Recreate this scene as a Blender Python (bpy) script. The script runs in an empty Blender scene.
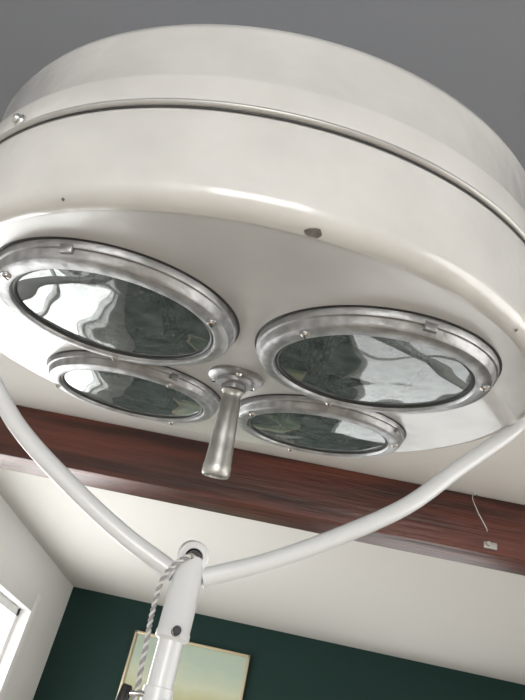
import bpy, bmesh, math, random
from mathutils import Vector, Matrix
random.seed(4)
S=0.24; H=1.62; FPX=608.3
scene=bpy.context.scene
scene.view_settings.view_transform='Standard'
# ---------- camera basis ----------
U=Vector((200,-844,FPX)).normalized()
F0=(Vector((0,0,1))-U*U.z).normalized(); R0=F0.cross(U)
R0=-R0 if R0.x<0 else R0
yw=math.radians(5)
AX=R0*math.cos(yw)-F0*math.sin(yw); AY=F0*math.cos(yw)+R0*math.sin(yw)
def w(v):
    v=Vector(v); return Vector((v.dot(AX),v.dot(AY),v.dot(U)))
CAM=Vector((0,0,H))
cx,cy,cz=w((1,0,0)),w((0,-1,0)),w((0,0,-1))
cd=bpy.data.cameras.new('camera'); cam=bpy.data.objects.new('camera',cd); scene.collection.objects.link(cam)
m=Matrix((cx,cy,cz)).transposed().to_4x4(); m.translation=CAM; cam.matrix_world=m
cd.sensor_fit='VERTICAL'; cd.sensor_height=36; cd.sensor_width=27; cd.lens=36*FPX/700; cd.clip_start=.01
scene.camera=cam
# ---------- materials ----------
def mat(name,col,rough=.5,metal=0,coat=0,bump=0,bscale=20,var=0,vscale=5,var2=None,stretch=None,spec=None,detail=3,croug=.12,rvar=0):
    mt=bpy.data.materials.new(name); mt.use_nodes=True
    nt=mt.node_tree; b=nt.nodes['Principled BSDF']
    b.inputs['Base Color'].default_value=(*col,1); b.inputs['Roughness'].default_value=rough
    b.inputs['Metallic'].default_value=metal; b.inputs['Coat Weight'].default_value=coat
    b.inputs['Coat Roughness'].default_value=croug
    if spec is not None: b.inputs['Specular IOR Level'].default_value=spec
    tc=nt.nodes.new('ShaderNodeTexCoord'); mp=nt.nodes.new('ShaderNodeMapping')
    nt.links.new(tc.outputs['Object'],mp.inputs['Vector'])
    if stretch: mp.inputs['Scale'].default_value=stretch
    if bump:
        n=nt.nodes.new('ShaderNodeTexNoise'); n.inputs['Scale'].default_value=bscale; n.inputs['Detail'].default_value=detail
        bp=nt.nodes.new('ShaderNodeBump'); bp.inputs['Strength'].default_value=bump; bp.inputs['Distance'].default_value=.01
        nt.links.new(mp.outputs[0],n.inputs['Vector']); nt.links.new(n.outputs['Fac'],bp.inputs['Height']); nt.links.new(bp.outputs[0],b.inputs['Normal'])
        if coat: nt.links.new(bp.outputs[0],b.inputs['Coat Normal'])
    if rvar:
        n=nt.nodes.new('ShaderNodeTexNoise'); n.inputs['Scale'].default_value=14; n.inputs['Detail'].default_value=8
        mr=nt.nodes.new('ShaderNodeMapRange'); mr.inputs['From Min'].default_value=.35; mr.inputs['From Max'].default_value=.65
        mr.inputs['To Min'].default_value=croug; mr.inputs['To Max'].default_value=croug+rvar
        nt.links.new(mp.outputs[0],n.inputs['Vector']); nt.links.new(n.outputs['Fac'],mr.inputs['Value']); nt.links.new(mr.outputs[0],b.inputs['Coat Roughness'])
    if var or var2:
        n=nt.nodes.new('ShaderNodeTexNoise'); n.inputs['Scale'].default_value=vscale; n.inputs['Detail'].default_value=6
        r=nt.nodes.new('ShaderNodeValToRGB')
        c2=var2 if var2 else tuple(c*(1-var) for c in col)
        r.color_ramp.elements[0].position=.35; r.color_ramp.elements[1].position=.65
        r.color_ramp.elements[0].color=(*c2,1); r.color_ramp.elements[1].color=(*col,1)
        nt.links.new(mp.outputs[0],n.inputs['Vector']); nt.links.new(n.outputs['Fac'],r.inputs[0]); nt.links.new(r.outputs[0],b.inputs['Base Color'])
    return mt
M_en=mat('enamel_white',(.655,.64,.615),.3,0,1,.34,13,.10,13,croug=.07,rvar=.12)
M_und=mat('enamel_under',(.60,.595,.585),.30,0,.5,.15,11,.14,10,croug=.12,rvar=.1)
M_tube=mat('tube_enamel',(.66,.665,.67),.3,0,.4)
M_al=mat('brushed_aluminium',(.46,.46,.465),.45,1,0,.10,110,.3,70)
M_chrome=mat('chrome',(.68,.68,.66),.22,1)
M_handle=mat('handle_metal',(.58,.57,.54),.42,1,0,.10,50,.25,30)
M_bead=mat('seam_trim',(.48,.47,.45),.4,.5)
M_dark=mat('dark_metal',(.03,.03,.03),.5)
M_blk=mat('black_plastic',(.012,.012,.012),.35)
M_bulb=mat('bulb_glass_frost',(.8,.85,.85),.2)
M_chip=mat('chipped_paint',(.24,.225,.20),.7,0,0,.3,80,.5,150)
M_screw=mat('screw_brass',(.50,.46,.42),.3,1)
M_cab1=mat('cable_light',(.60,.59,.57),.7); M_cab2=mat('cable_dark',(.30,.29,.29),.7)
M_white=mat('wall_white_paint',(.80,.80,.79),.8,0,0,.04,60)
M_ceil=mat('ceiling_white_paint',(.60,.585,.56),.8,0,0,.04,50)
M_grey=mat('ceiling_shade_grey',(.225,.235,.26),.8,0,0,.04,50)  # dimness of the upper ceiling is put into this base colour
M_green=mat('wall_green_paint',(.0035,.023,.019),.7,0,0,.04,70,spec=.3)
M_beam=mat('beam_wood',(.110,.027,.015),.40,0,.15,.4,10,0,5,(.030,.009,.006),(.5,6,6),detail=7,croug=.2)
M_frame=mat('frame_gold',(.50,.42,.28),.35,.4)
M_floor=mat('floor_oak',(.44,.37,.30),.45,0,0,.1,10,0,6,(.35,.29,.23),(6,.6,1))
# dimpled reflector: honeycomb facets
M_refl=mat('reflector_mirror',(.50,.54,.54),.16,1)
nt=M_refl.node_tree; b=nt.nodes['Principled BSDF']; tc=nt.nodes.new('ShaderNodeTexCoord')
vo=nt.nodes.new('ShaderNodeTexVoronoi'); vo.inputs['Scale'].default_value=170; bp=nt.nodes.new('ShaderNodeBump'); bp.inputs['Strength'].default_value=.35; bp.inputs['Distance'].default_value=.002
nt.links.new(tc.outputs['Object'],vo.inputs['Vector']); nt.links.new(vo.outputs['Distance'],bp.inputs['Height'])
n=nt.nodes.new('ShaderNodeTexNoise'); n.inputs['Scale'].default_value=11; n.inputs['Detail'].default_value=2
bp2=nt.nodes.new('ShaderNodeBump'); bp2.inputs['Strength'].default_value=.5; bp2.inputs['Distance'].default_value=.01
nt.links.new(tc.outputs['Object'],n.inputs['Vector']); nt.links.new(n.outputs['Fac'],bp2.inputs['Height']); nt.links.new(bp.outputs[0],bp2.inputs['Normal']); nt.links.new(bp2.outputs[0],b.inputs['Normal'])
def glassmat(name,tint,fac,haze=0,rough=.03,bump=.35,bs=9,const=None,hc=(.36,.42,.41)):
    mt=bpy.data.materials.new(name); mt.use_nodes=True; nt=mt.node_tree; nt.nodes.clear()
    o=nt.nodes.new('ShaderNodeOutputMaterial'); mx=nt.nodes.new('ShaderNodeMixShader')
    t=nt.nodes.new('ShaderNodeBsdfTransparent'); t.inputs[0].default_value=(*tint,1)
    g=nt.nodes.new('ShaderNodeBsdfGlossy'); g.inputs['Roughness'].default_value=rough; g.inputs['Color'].default_value=(.96,.98,.98,1)
    tc=nt.nodes.new('ShaderNodeTexCoord')
    if bump:
        n=nt.nodes.new('ShaderNodeTexNoise'); n.inputs['Scale'].default_value=bs; n.inputs['Detail'].default_value=1
        bp=nt.nodes.new('ShaderNodeBump'); bp.inputs['Strength'].default_value=bump; bp.inputs['Distance'].default_value=.02
        nt.links.new(tc.outputs['Object'],n.inputs['Vector']); nt.links.new(n.outputs['Fac'],bp.inputs['Height']); nt.links.new(bp.outputs[0],g.inputs['Normal'])
    if const is None:
        lw=nt.nodes.new('ShaderNodeLayerWeight'); lw.inputs[0].default_value=fac
        nt.links.new(lw.outputs['Fresnel'],mx.inputs[0])
    else: mx.inputs[0].default_value=const
    nt.links.new(t.outputs[0],mx.inputs[1]); nt.links.new(g.outputs[0],mx.inputs[2])
    last=mx
    if haze:
        d=nt.nodes.new('ShaderNodeBsdfDiffuse'); d.inputs[0].default_value=(*hc,1)
        m2=nt.nodes.new('ShaderNodeMixShader'); n2=nt.nodes.new('ShaderNodeTexNoise'); n2.inputs['Scale'].default_value=60; n2.inputs['Detail'].default_value=8
        mr=nt.nodes.new('ShaderNodeMapRange'); mr.inputs['From Min'].default_value=.3; mr.inputs['From Max'].default_value=.7; mr.inputs['To Min'].default_value=haze*.5; mr.inputs['To Max'].default_value=haze*1.5
        nt.links.new(tc.outputs['Object'],n2.inputs['Vector']); nt.links.new(n2.outputs['Fac'],mr.inputs['Value']); nt.links.new(mr.outputs[0],m2.inputs[0])
        nt.links.new(mx.outputs[0],m2.inputs[1]); nt.links.new(d.outputs[0],m2.inputs[2]); last=m2
    nt.links.new(last.outputs[0],o.inputs[0])
    return mt
M_glass=glassmat('lens_glass',(.66,.74,.73),.52,.20,.03,.45,9,hc=(.38,.44,.43))
M_rib=glassmat('ribbed_glass',(.8,.86,.86),.4,.6,.12,.2,9,hc=(.68,.76,.78))
M_win=glassmat('window_glass',(.97,.98,.98),.2,0,.02,0,const=.05)
# ---------- builders ----------
def mkobj(name,bm,mt,mw=None,parent=None,smooth=True,angle=35):
    me=bpy.data.meshes.new(name); bmesh.ops.recalc_face_normals(bm,faces=bm.faces); bm.to_mesh(me); bm.free()
    me.materials.append(mt)
    if smooth:
        for p in me.polygons: p.use_smooth=True
        me.set_sharp_from_angle(angle=math.radians(angle))
    ob=bpy.data.objects.new(name,me); scene.collection.objects.link(ob)
    mw=mw if mw is not None else Matrix.Identity(4)
    if parent is not None:
        ob.parent=parent; ob.matrix_parent_inverse=Matrix.Identity(4)
        ob.matrix_local=Matrix.Translation(-Vector(parent.location))@mw
    else: ob.matrix_world=mw
    return ob
def lathe(name,prof,mt,mw=None,parent=None,seg=96,k=1.0,angle=35):
    bm=bmesh.new(); rings=[]
    for r,z in prof:
        if r<1e-6: rings.append([bm.verts.new((0,0,z*k))])
        else: rings.append([bm.verts.new((r*k*math.cos(2*math.pi*i/seg),r*k*math.sin(2*math.pi*i/seg),z*k)) for i in range(seg)])
    for a,b in zip(rings,rings[1:]):
        for i in range(seg):
            j=(i+1)%seg
            if len(a)==1 and len(b)==1: continue
            if len(a)==1: bm.faces.new((a[0],b[i],b[j]))
            elif len(b)==1: bm.faces.new((a[i],a[j],b[0]))
            else: bm.faces.new((a[i],a[j],b[j],b[i]))
    return mkobj(name,bm,mt,mw,parent,True,angle)
def box(name,lo,hi,mt,mw=None,parent=None,bev=0):
    bm=bmesh.new(); bmesh.ops.create_cube(bm,size=1)
    for v in bm.verts: v.co=Vector([(lo[i]+hi[i])/2+v.co[i]*(hi[i]-lo[i]) for i in range(3)])
    if bev: bmesh.ops.bevel(bm,geom=bm.edges[:],offset=bev,segments=2,affect='EDGES',profile=.5)
    return mkobj(name,bm,mt,mw,parent,bool(bev),40)
def catmull(pts,n=12):
    P=[Vector(p) for p in pts]; P=[P[0]*2-P[1]]+P+[P[-1]*2-P[-2]]; out=[]
    for i in range(1,len(P)-2):
        for j in range(n):
            t=j/n; a,b,c,d=P[i-1:i+3]
            out.append(.5*((2*b)+(c-a)*t+(2*a-5*b+4*c-d)*t*t+(3*b-a-3*c+d)*t**3))
    out.append(P[-2]); return out
def sweep(name,pts,r,mt,parent=None,seg=20,mw=None):
    bm=bmesh.new(); n=len(pts); rings=[]; prev=None
    for i,p in enumerate(pts):
        t=(pts[min(i+1,n-1)]-pts[max(i-1,0)]).normalized()
        if prev is None:
            a=Vector((0,0,1)) if abs(t.z)<.9 else Vector((1,0,0)); nrm=(a-t*a.dot(t)).normalized()
        else: nrm=(prev-t*prev.dot(t)).normalized()
        prev=nrm; bn=t.cross(nrm); rr=r[i] if isinstance(r,list) else r
        rings.append([bm.verts.new(p+(nrm*math.cos(2*math.pi*k/seg)+bn*math.sin(2*math.pi*k/seg))*rr) for k in range(seg)])
    for a,b in zip(rings,rings[1:]):
        for k in range(seg):
            j=(k+1)%seg; bm.faces.new((a[k],a[j],b[j],b[k]))
    bm.faces.new(rings[0]); bm.faces.new(rings[-1])
    return mkobj(name,bm,mt,mw,parent,True,50)
def align(z,loc,xh=(1,0,0)):
    z=Vector(z).normalized(); x=Vector(xh); x=(x-z*x.dot(z)); 
    if x.length<1e-4: x=Vector((0,1,0)); x=x-z*x.dot(z)
    x.normalize(); y=z.cross(x); mm=Matrix((x,y,z)).transposed().to_4x4(); mm.translation=Vector(loc); return mm
# ---------- surgical lamp ----------
d1=Vector((.9760,.2106,.0551)); d2=Vector((-.1291,.3561,.9255)); nn=Vector((.1753,-.9104,.3747))
D1,D2,N=w(d1).normalized(),w(d2).normalized(),w(nn).normalized()
LC=CAM+w((-.122,.1194,2.803))*S
LM=Matrix((D1,D2,N)).transposed().to_4x4(); LM.translation=LC
YC=CAM+w((-.035,-.175,2.929))*S
G=Vector((0,0,-1))
JP=YC+G*1.25*S
lamp=bpy.data.objects.new('surgical_lamp',None); scene.collection.objects.link(lamp); lamp.location=(JP.x,JP.y,0)
RB=1.312
br=.062
prof=[(RB-br-.05,.0)]
for i in range(13):
    a=-math.pi/2+i*math.pi/24; prof.append((RB-br+br*math.cos(a),br+br*math.sin(a)))
prof+=[(RB+.003,.16),(RB,.312),(RB-.002,.328),(RB,.346),(RB+.004,.432),(RB+.002,.441),(RB-.014,.449),(RB-.021,.462),(1.286,.665),(1.279,.690),(1.262,.704),(.6,.719),(0,.722)]
lathe('drum_shell',prof,M_en,LM,lamp,192,S,40)
tor=[(RB-.001+.015*math.cos(a),.331+.012*math.sin(a)) for a in [i*math.pi*2/10 for i in range(11)]]
lathe('drum_seam_bead',tor,M_bead,LM,lamp,192,S,60)
lathe('drum_seam_gap',[(RB+.0035,.311),(RB+.0035,.320)],M_dark,LM,lamp,192,S)
cu=bpy.data.curves.new('tmp','CURVE'); cu.dimensions='2D'; cu.fill_mode='BOTH'
def circ(x,y,r,n):
    sp=cu.splines.new('POLY'); sp.points.add(n-1); sp.use_cyclic_u=True
    for i in range(n):
        a=2*math.pi*i/n; sp.points[i].co=((x+r*math.cos(a))*S,(y+r*math.sin(a))*S,0,1)
circ(0,0,RB-br,192)
LENS=[(-.5,-.5),(.5,-.5),(-.5,.5),(.5,.5)]
for x,y in LENS: circ(x,y,.41,72)
co=bpy.data.objects.new('tmp',cu); scene.collection.objects.link(co); bpy.context.view_layer.update()
me=bpy.data.meshes.new_from_object(co.evaluated_get(bpy.context.evaluated_depsgraph_get())); bpy.data.objects.remove(co)
me.materials.clear(); me.materials.append(M_und); me.name='underside_plate'
po=bpy.data.objects.new('underside_plate',me); scene.collection.objects.link(po); po.parent=lamp; po.matrix_local=Matrix.Translation(-lamp.location)@LM@Matrix.Translation((0,0,-.0002))
scr=[(-28,95,212),(-140,-20,100),(172,60,-60),(-20,100,205)]
for idx,(x,y) in enumerate(LENS):
    mm=LM@Matrix.Translation((x*S,y*S,0)); k=idx+1
    lathe(f'lens_ring_{k}',[(.459,.001),(.459,-.022),(.456,-.028),(.449,-.030),(.446,-.034),(.442,-.052),(.436,-.060),(.426,-.064),(.392,-.070),(.384,-.068),(.379,-.060),(.377,-.048),(.377,0)],M_al,mm,lamp,96,S,28)
    lathe(f'lens_ring_seat_{k}',[(.468,.001),(.468,-.003),(.457,-.004)],M_dark,mm,lamp,96,S)
    lathe(f'lens_gap_ring_{k}',[(.378,-.056),(.370,-.058),(.364,-.055),(.364,-.045)],M_dark,mm,lamp,96,S)  # dark ring drawn in place of the gap round the glass
    lathe(f'lens_glass_{k}',[(0,-.062),(.15,-.060),(.3,-.054),(.372,-.049)],M_glass,mm,lamp,72,S,80)
    lathe(f'reflector_{k}',[(.377,-.035),(.372,.02),(.350,.10),(.30,.19),(.23,.26),(.14,.31),(.06,.33),(0,.335)],M_refl,mm,lamp,72,S,80)
    lathe(f'bulb_socket_{k}',[(0,.30),(.075,.30),(.08,.28),(.075,.22),(.05,.20),(.05,.335)],M_al,mm,lamp,32,S)
    lathe(f'bulb_{k}',[(0,.06),(.03,.065),(.055,.09),(.06,.13),(.045,.18),(.04,.22)],M_bulb,mm,lamp,32,S,80)
    bm=bmesh.new(); nx=22
    g=[[bm.verts.new(((-.17+.34*i/nx)*S,(-.14+.28*j/nx)*S,(-.02+(.014 if (i+j)%2 else 0))*S)) for j in range(nx+1)] for i in range(nx+1)]
    for i in range(nx):
        for j in range(nx): bm.faces.new((g[i][j],g[i+1][j],g[i+1][j+1],g[i][j+1]))
    mkobj(f'ribbed_filter_{k}',bm,M_rib,mm,lamp,False)
    for q,a in enumerate(scr[idx]):
        a=math.radians(a); p=mm@Vector((.410*S*math.cos(a),.410*S*math.sin(a),-.0665*S))
        lathe(f'ring_screw_{k}_{q+1}',[(0,-.012),(.010,-.011),(.015,-.006),(.016,.002)],M_screw,align(N,p,D1),lamp,20,S)
        lathe(f'ring_screw_washer_{k}_{q+1}',[(0,-.002),(.021,-.002),(.022,.004)],M_al,align(N,p,D1),lamp,20,S)
        box(f'ring_screw_slot_{k}_{q+1}',(-.012*S,-.0025*S,-.0130*S),(.012*S,.0025*S,-.009*S),M_dark,align(N,p,D2+D1*.4),lamp)
    for q,a in enumerate((-105,60)):
        a=math.radians(a+22*idx); mm2=mm@Matrix.Rotation(a,4,'Z')
        box(f'ring_clip_{k}_{q+1}',(.440*S,-.022*S,-.046*S),(.461*S,.022*S,-.018*S),M_al,mm2,lamp,.0008)
lathe('handle_flange',[(.128,.0),(.128,-.015),(.118,-.024),(.088,-.028),(.084,-.045),(.058,-.05),(.058,-.072),(.0,-.072)],M_al,LM,lamp,48,S)
lathe('handle_grip',[(0,-.07),(.046,-.07),(.052,-.080),(.042,-.092),(.040,-.11),(.046,-.125),(.052,-.28),(.059,-.41),(.062,-.425),(.062,-.458),(.056,-.468),(.034,-.470),(.032,-.45),(0,-.45)],M_handle,LM,lamp,40,S)
for q in range(3):
    a=q*2*math.pi/3+.6; lathe(f'flange_screw_{q+1}',[(0,-.012),(.012,-.01),(.016,0)],M_chrome,LM@Matrix.Translation((.104*S*math.cos(a),.104*S*math.sin(a),-.025*S)),lamp,16,S)
for q,(a,h,r) in enumerate(((-132,.366,RB+.001),(-12,.366,RB+.001),(108,.366,RB+.001))):
    ar=math.radians(a); rad=(D1*math.cos(ar)+D2*math.sin(ar)); p=LM@Vector((r*S*math.cos(ar),r*S*math.sin(ar),h*S))
    lathe(f'drum_screw_{q+1}',[(.024,0),(.024,.006),(.018,.012),(.017,.020),(.010,.027),(0,.028)],M_chrome,align(rad,p,N),lamp,20,S)
for q,(a,sz,p0) in enumerate(((-85.5,.024,-68),(-50,.007,-60),(-118,.006,-50))):
    bm=bmesh.new(); ar=math.radians(a); vs=[]
    for i in range(12):
        t=2*math.pi*i/12; rr=sz*(.7+.5*random.random()); da=rr*1.1*math.cos(t)/1.3; e=rr*.8*math.sin(t)
        ph=math.radians(p0)+e/br; ph=max(ph,-math.pi/2+.01)
        R=RB-br+(br+.002)*math.cos(ph); z=br+(br+.002)*math.sin(ph)
        vs.append(bm.verts.new((R*S*math.cos(ar+da),R*S*math.sin(ar+da),z*S)))
    bm.faces.new(vs); mkobj(f'paint_chip_{q+1}',bm,M_chip,LM,lamp,False)
half=[(1.385,.0),(1.382,.13),(1.350,.25),(1.275,.355),(1.157,.47),(1.02,.60),(.80,.815),(.53,1.000),(.28,1.145),(.05,1.25)]
for nm,sg in (('yoke_arm_right',1),('yoke_arm_left',-1)):
    pts=catmull([YC+D1*(sg*a*S)+G*(k*S) for a,k in half],10)
    sweep(nm,pts,.0345*S,M_tube,lamp,28)
    e=YC+D1*(sg*1.30*S)
    lathe(nm+'_pivot',[(0,.12),(.05,.12),(.055,.11),(.055,.02),(.085,.015),(.085,0)],M_tube,align(D1*sg,e),lamp,32,S)
lathe('post_socket',[(0,-.075),(.03,-.072),(.050,-.06),(.057,-.035),(.057,.19),(.060,.195),(.060,.215),(.05,.22),(.046,.225)],M_tube,align(G,JP),lamp,40,S)
tow=(CAM-JP); tow.z=0; tow.normalize(); tow=(tow+Vector((0.1,0,.0))).normalized()
cp=JP-G*.07*S
ov=tow+Vector((0,0,-.35))
lathe('cable_outlet',[(.055,-.06),(.058,.030),(.056,.045),(.048,.050),(.034,.046),(.030,.015),(0,.015)],M_tube,align(ov,cp),lamp,36,S)
lathe('cable_gland',[(.030,.016),(.026,.042),(.012,.042),(0,.040)],M_dark,align(ov,cp),lamp,24,S)
sp=align(G,JP); 
L=JP.z-.10
lathe('post',[(.044*S,.20*S),(.044*S,.62),(.052*S,.622),(.075*S,.63),(.075*S,.70),(.06*S,.71),(.06*S,L)],M_tube,sp,lamp,36,1)
lathe('lock_screw',[(0,.05),(.012,.05),(.015,.045),(.015,0)],M_blk,align(tow,JP+G*.20*S+tow*.052*S),lamp,20,S)
lv=JP+G*.395*S
R_=Vector((1,0,0))
sweep('lever_rod',[lv,lv-R_*.014+tow*.008,lv-R_*.026+tow*.008+G*.002],.0025,M_chrome,lamp,14)
lathe('lever_knob',[(0,-.008),(.0035,-.008),(.0045,-.006),(.0055,.016),(.004,.022),(0,.023)],M_blk,align(G+Vector((-.1,0,0)),lv-R_*.026+tow*.008+G*.004),lamp,20)
lathe('post_clamp',[(.044,-.03),(.052,-.028),(.052,.06),(.044,.062)],M_tube,align(G,lv),lamp,32,S)
lathe('post_clamp_bolt',[(.018,0),(.018,.03),(.012,.036),(0,.036)],M_chrome,align(tow+Vector((.6,0,0)),lv+(tow+Vector((.6,0,0))).normalized()*.045*S+G*.02*S),lamp,16,S)
B=cp+ov.normalized()*.035*S
path=catmull([B, B+tow*.010+G*.002-R_*.005, B+tow*.010+G*.010-R_*.014, B+G*.024-R_*.0215+tow*.004, B+G*.05-R_*.022, B+G*.085-R_*.019, B+G*.13-R_*.017,B+G*.25-R_*.02,B+G*.45-R_*.022],60)
def twist(path,r,pitch,ph):
    out=[];s=0;prev=None
    for i,p in enumerate(path):
        if i: s+=(p-path[i-1]).length
        t=(path[min(i+1,len(path)-1)]-path[max(i-1,0)]).normalized()
        a=Vector((0,1,0)) if prev is None else prev
        nrm=(a-t*a.dot(t)).normalized(); prev=nrm; b=t.cross(nrm); an=2*math.pi*s/pitch+ph
        out.append(p+(nrm*math.cos(an)+b*math.sin(an))*r)
    return out
sweep('cable_strand_1',twist(path,.0011,.008,0),.0012,M_cab1,lamp,8)
sweep('cable_strand_2',twist(path,.0011,.008,math.pi),.0012,M_cab2,lamp,8)
bx,by=JP.x,JP.y
lathe('base_hub',[(0,.155),(.04,.155),(.055,.14),(.06,.08),(.05,.07),(0,.07)],M_tube,Matrix.Translation((bx,by,0)),lamp,40)
for i in range(5):
    a=2*math.pi*i/5+.3; dr=Vector((math.cos(a),math.sin(a),0)); o=Vector((bx,by,0))
    sweep(f'base_leg_{i+1}',[o+dr*.03+Vector((0,0,.12)),o+dr*.15+Vector((0,0,.115)),o+dr*.36+Vector((0,0,.085))],[.02,.018,.014],M_tube,lamp,16)
    c=o+dr*.36+Vector((0,0,.027)); ax=Vector((-dr.y,dr.x,0))
    lathe(f'castor_wheel_{i+1}',[(0,-.012),(.02,-.012),(.027,-.008),(.027,.008),(.02,.012),(0,.012)],M_blk,align(ax,c),lamp,28)
    lathe(f'castor_fork_{i+1}',[(0,.07),(.012,.07),(.016,.055),(.017,.04),(0,.038)],M_chrome,Matrix.Translation((c.x,c.y,.015)),lamp,20)
# ---------- room ----------
XL,XR,YB,YF=-1.16,2.9,4.0,-2.6
ZC=H+.78; ZF=H+1.04; YS=.85; ZT=ZF+.15
box('floor',(XL-.2,YF-.2,-.1),(XR+.2,YB+.2,0),M_floor)
box('ceiling',(XL,YS,ZC),(XR,YB,ZT),M_ceil)
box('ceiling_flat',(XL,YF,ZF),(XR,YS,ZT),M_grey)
def boxes(name,lst,mt):
    bm=bmesh.new()
    for lo,hi in lst:
        r=bmesh.ops.create_cube(bm,size=1)
        for v in r['verts']: v.co=Vector([(lo[i]+hi[i])/2+v.co[i]*(hi[i]-lo[i]) for i in range(3)])
    return mkobj(name,bm,mt,None,None,False)
def wall_x(name,x0,x1,wy0,wy1,wz0,wz1):
    return boxes(name,(((x0,YF,0),(x1,wy0,ZT)),((x0,wy1,0),(x1,YB+.2,ZT)),((x0,wy0,0),(x1,wy1,wz0)),((x0,wy0,wz1),(x1,wy1,ZT))),M_white)
WZ=H+.50
wall_x('wall_left',XL-.14,XL,1.5,3.38,.75,WZ)
wall_x('wall_right',XR,XR+.22,-1.5,1.5,.7,2.2)
DX0,DX1,DZ=.34,1.48,2.0
boxes('wall_back',(((XL,YB,0),(DX0,YB+.2,ZT)),((DX1,YB,0),(XR,YB+.2,ZT)),((DX0,YB,DZ),(DX1,YB+.2,ZT))),M_green)
FX0,FX1=XL+.25,XL+2.05
boxes('wall_front',(((XL,YF-.22,0),(FX0,YF,ZT)),((FX1,YF-.22,0),(XR,YF,ZT)),((FX0,YF-.22,0),(FX1,YF,.6)),((FX0,YF-.22,2.3),(FX1,YF,ZT))),M_white)
def window(name,axis,c,a0,a1,z0,z1,mull=1):
    e=bpy.data.objects.new(name,None); scene.collection.objects.link(e)
    def bb(n,al,ah,zl,zh,t=.02,mt=M_white):
        if axis=='x': return box(n,(c-t,al,zl),(c+t,ah,zh),mt,None,e,0 if mt is M_win else .004)
        return box(n,(al,c-t,zl),(ah,c+t,zh),mt,None,e,0 if mt is M_win else .004)
    bb('frame_a',a0,a0+.04,z0,z1); bb('frame_b',a1-.04,a1,z0,z1); bb('frame_top',a0,a1,z1-.04,z1); bb('frame_bottom',a0,a1,z0,z0+.04)
    for i in range(mull):
        p=a0+(a1-a0)*(i+1)/(mull+1); bb(f'mullion_{i+1}',p-.03,p+.03,z0,z1)
    bb('pane',a0+.03,a1-.03,z0+.03,z1-.03,.003,M_win)
    return e
e=window('window_1','x',XL-.06,1.5,3.38,.75,WZ)
for n,lo,hi in (('casing_far',(XL,3.38,.67),(XL+.015,3.47,WZ+.09)),('casing_near',(XL,1.41,.67),(XL+.015,1.5,WZ+.09)),('casing_top',(XL,1.5,WZ),(XL+.015,3.38,WZ+.09)),('sill',(XL,1.40,.66),(XL+.06,3.48,.75))):
    box(n,lo,hi,M_white,None,e,.003)
window('window_2','y',YF-.1,FX0,FX1,.6,2.3,1)
window('window_3','x',XR+.12,-1.5,1.5,.7,2.2,1)
dr=bpy.data.objects.new('added_door_1',None); scene.collection.objects.link(dr)  # unseen glazed door, added to give the lens a bright reflection
for n,lo,hi in (('stile_a',(DX0,YB+.05,.0),(DX0+.08,YB+.10,DZ)),('stile_b',(DX1-.08,YB+.05,.0),(DX1,YB+.10,DZ)),('rail_top',(DX0,YB+.05,DZ-.08),(DX1,YB+.10,DZ)),('rail_mid',(DX0,YB+.05,.80),(DX1,YB+.10,.88)),('rail_bottom',(DX0,YB+.05,0),(DX1,YB+.10,.2))):
    box(n,lo,hi,M_white,None,dr,.004)
box('pane_upper',(DX0+.07,YB+.072,.87),(DX1-.07,YB+.078,DZ-.07),M_win,None,dr)
box('pane_lower',(DX0+.07,YB+.072,.19),(DX1-.07,YB+.078,.81),M_win,None,dr)
sweep('added_door_handle',[Vector((DX0+.04,YB+.05,1.0)),Vector((DX0+.04,YB+.01,1.0)),Vector((DX0+.14,YB+.01,1.0))],.008,M_chrome,dr,12)
boxes('baseboard_back',(((XL,YB-.02,0),(DX0-.0,YB,.1)),((DX1,YB-.02,0),(XR,YB,.1))),M_white)
box('baseboard_left',(XL,YF,0),(XL+.02,YB-.02,.1),M_white)
zb=H+.618
box('wooden_beam',(XL,1.62,zb),(XR,1.74,ZC),M_beam,None,None,.006)
hk=bpy.data.objects.new('wire_hook',None); scene.collection.objects.link(hk)
hp=Vector((.545,1.605,H+.725))
sweep('wire',catmull([hp+Vector(p) for p in ((.0,.018,.045),(-.002,.0,.05),(-.012,-.004,.045),(-.014,-.004,.03),(-.002,-.004,.0),(.008,-.004,-.02),(.022,-.004,-.045),(.024,-.004,-.055))],8),.0016,M_chrome,hk,8)
ey=bpy.data.objects.new('beam_eyelet',None); scene.collection.objects.link(ey)
box('eyelet_plate',(.565,1.613,H+.630),(.600,1.622,H+.648),M_bead,None,ey,.002)
lathe('eyelet_stub',[(0,0),(.006,0),(.006,.012),(0,.012)],M_chrome,align((0,-1,0),(.574,1.614,H+.639)),ey,24)
pic=bpy.data.objects.new('framed_picture',None); scene.collection.objects.link(pic)
x0,x1,z1=-.70,.0,H+.612; z0=z1-.56; fw=.015
for n,lo,hi in (('frame_left',(x0,3.965,z0),(x0+fw,4,z1)),('frame_right',(x1-fw,3.965,z0),(x1,4,z1)),('frame_top',(x0,3.965,z1-fw),(x1,4,z1)),('frame_bottom',(x0,3.965,z0),(x1,4,z0+fw))):
    box(n,lo,hi,M_frame,None,pic,.003)
pm=bpy.data.materials.new('painting_landscape'); pm.use_nodes=True; nt=pm.node_tree; b=nt.nodes['Principled BSDF']; b.inputs['Roughness'].default_value=.5
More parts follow.
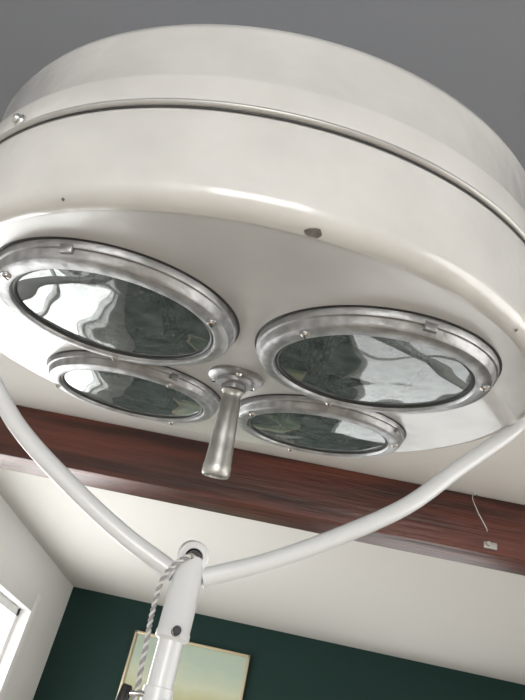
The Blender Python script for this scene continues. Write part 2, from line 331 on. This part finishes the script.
tc=nt.nodes.new('ShaderNodeTexCoord'); sx=nt.nodes.new('ShaderNodeSeparateXYZ'); n=nt.nodes.new('ShaderNodeTexNoise'); n.inputs['Scale'].default_value=4; n.inputs['Detail'].default_value=6
nt.links.new(tc.outputs['Generated'],n.inputs['Vector']); nt.links.new(tc.outputs['Generated'],sx.inputs[0])
ad=nt.nodes.new('ShaderNodeMath'); ad.operation='MULTIPLY_ADD'; ad.inputs[1].default_value=.35; nt.links.new(n.outputs['Fac'],ad.inputs[0]); nt.links.new(sx.outputs['Z'],ad.inputs[2])
r=nt.nodes.new('ShaderNodeValToRGB'); nt.links.new(ad.outputs[0],r.inputs[0]); nt.links.new(r.outputs[0],b.inputs['Base Color'])
e=r.color_ramp.elements; e[0].position=.3; e[0].color=(.05,.10,.05,1); e[1].position=1.0; e[1].color=(.36,.43,.35,1)
for p,c in ((.5,(.12,.17,.08,1)),(.62,(.38,.37,.20,1)),(.8,(.46,.48,.35,1))):
    k=e.new(p); k.color=c
box('canvas',(x0+fw,3.98,z0+fw),(x1-fw,3.998,z1-fw),pm,None,pic)
# ---------- light ----------
wd=bpy.data.worlds.new('world'); scene.world=wd; wd.use_nodes=True
wd.node_tree.nodes['Background'].inputs[0].default_value=(.97,.97,.96,1); wd.node_tree.nodes['Background'].inputs[1].default_value=2.8
def area(name,loc,dirv,sx_,sy_,pw,col):
    l=bpy.data.lights.new(name,'AREA'); l.shape='RECTANGLE'; l.size=sx_; l.size_y=sy_; l.energy=pw; l.color=col
    o=bpy.data.objects.new(name,l); scene.collection.objects.link(o); o.matrix_world=align(-Vector(dirv),loc,(0,0,1) if abs(dirv[2])<.5 else (1,0,0))
area('daylight_front',((FX0+FX1)/2,YF-.02,1.45),(0,1,.0),1.6,1.6,42,(1,.985,.955))
area('daylight_left',(XL-.11,2.44,1.43),(1,0,0),1.34,1.85,36,(1,.99,.97))
area('daylight_right',(XR+.03,0,1.45),(-1,0,0),1.4,2.8,16,(1,.92,.82))
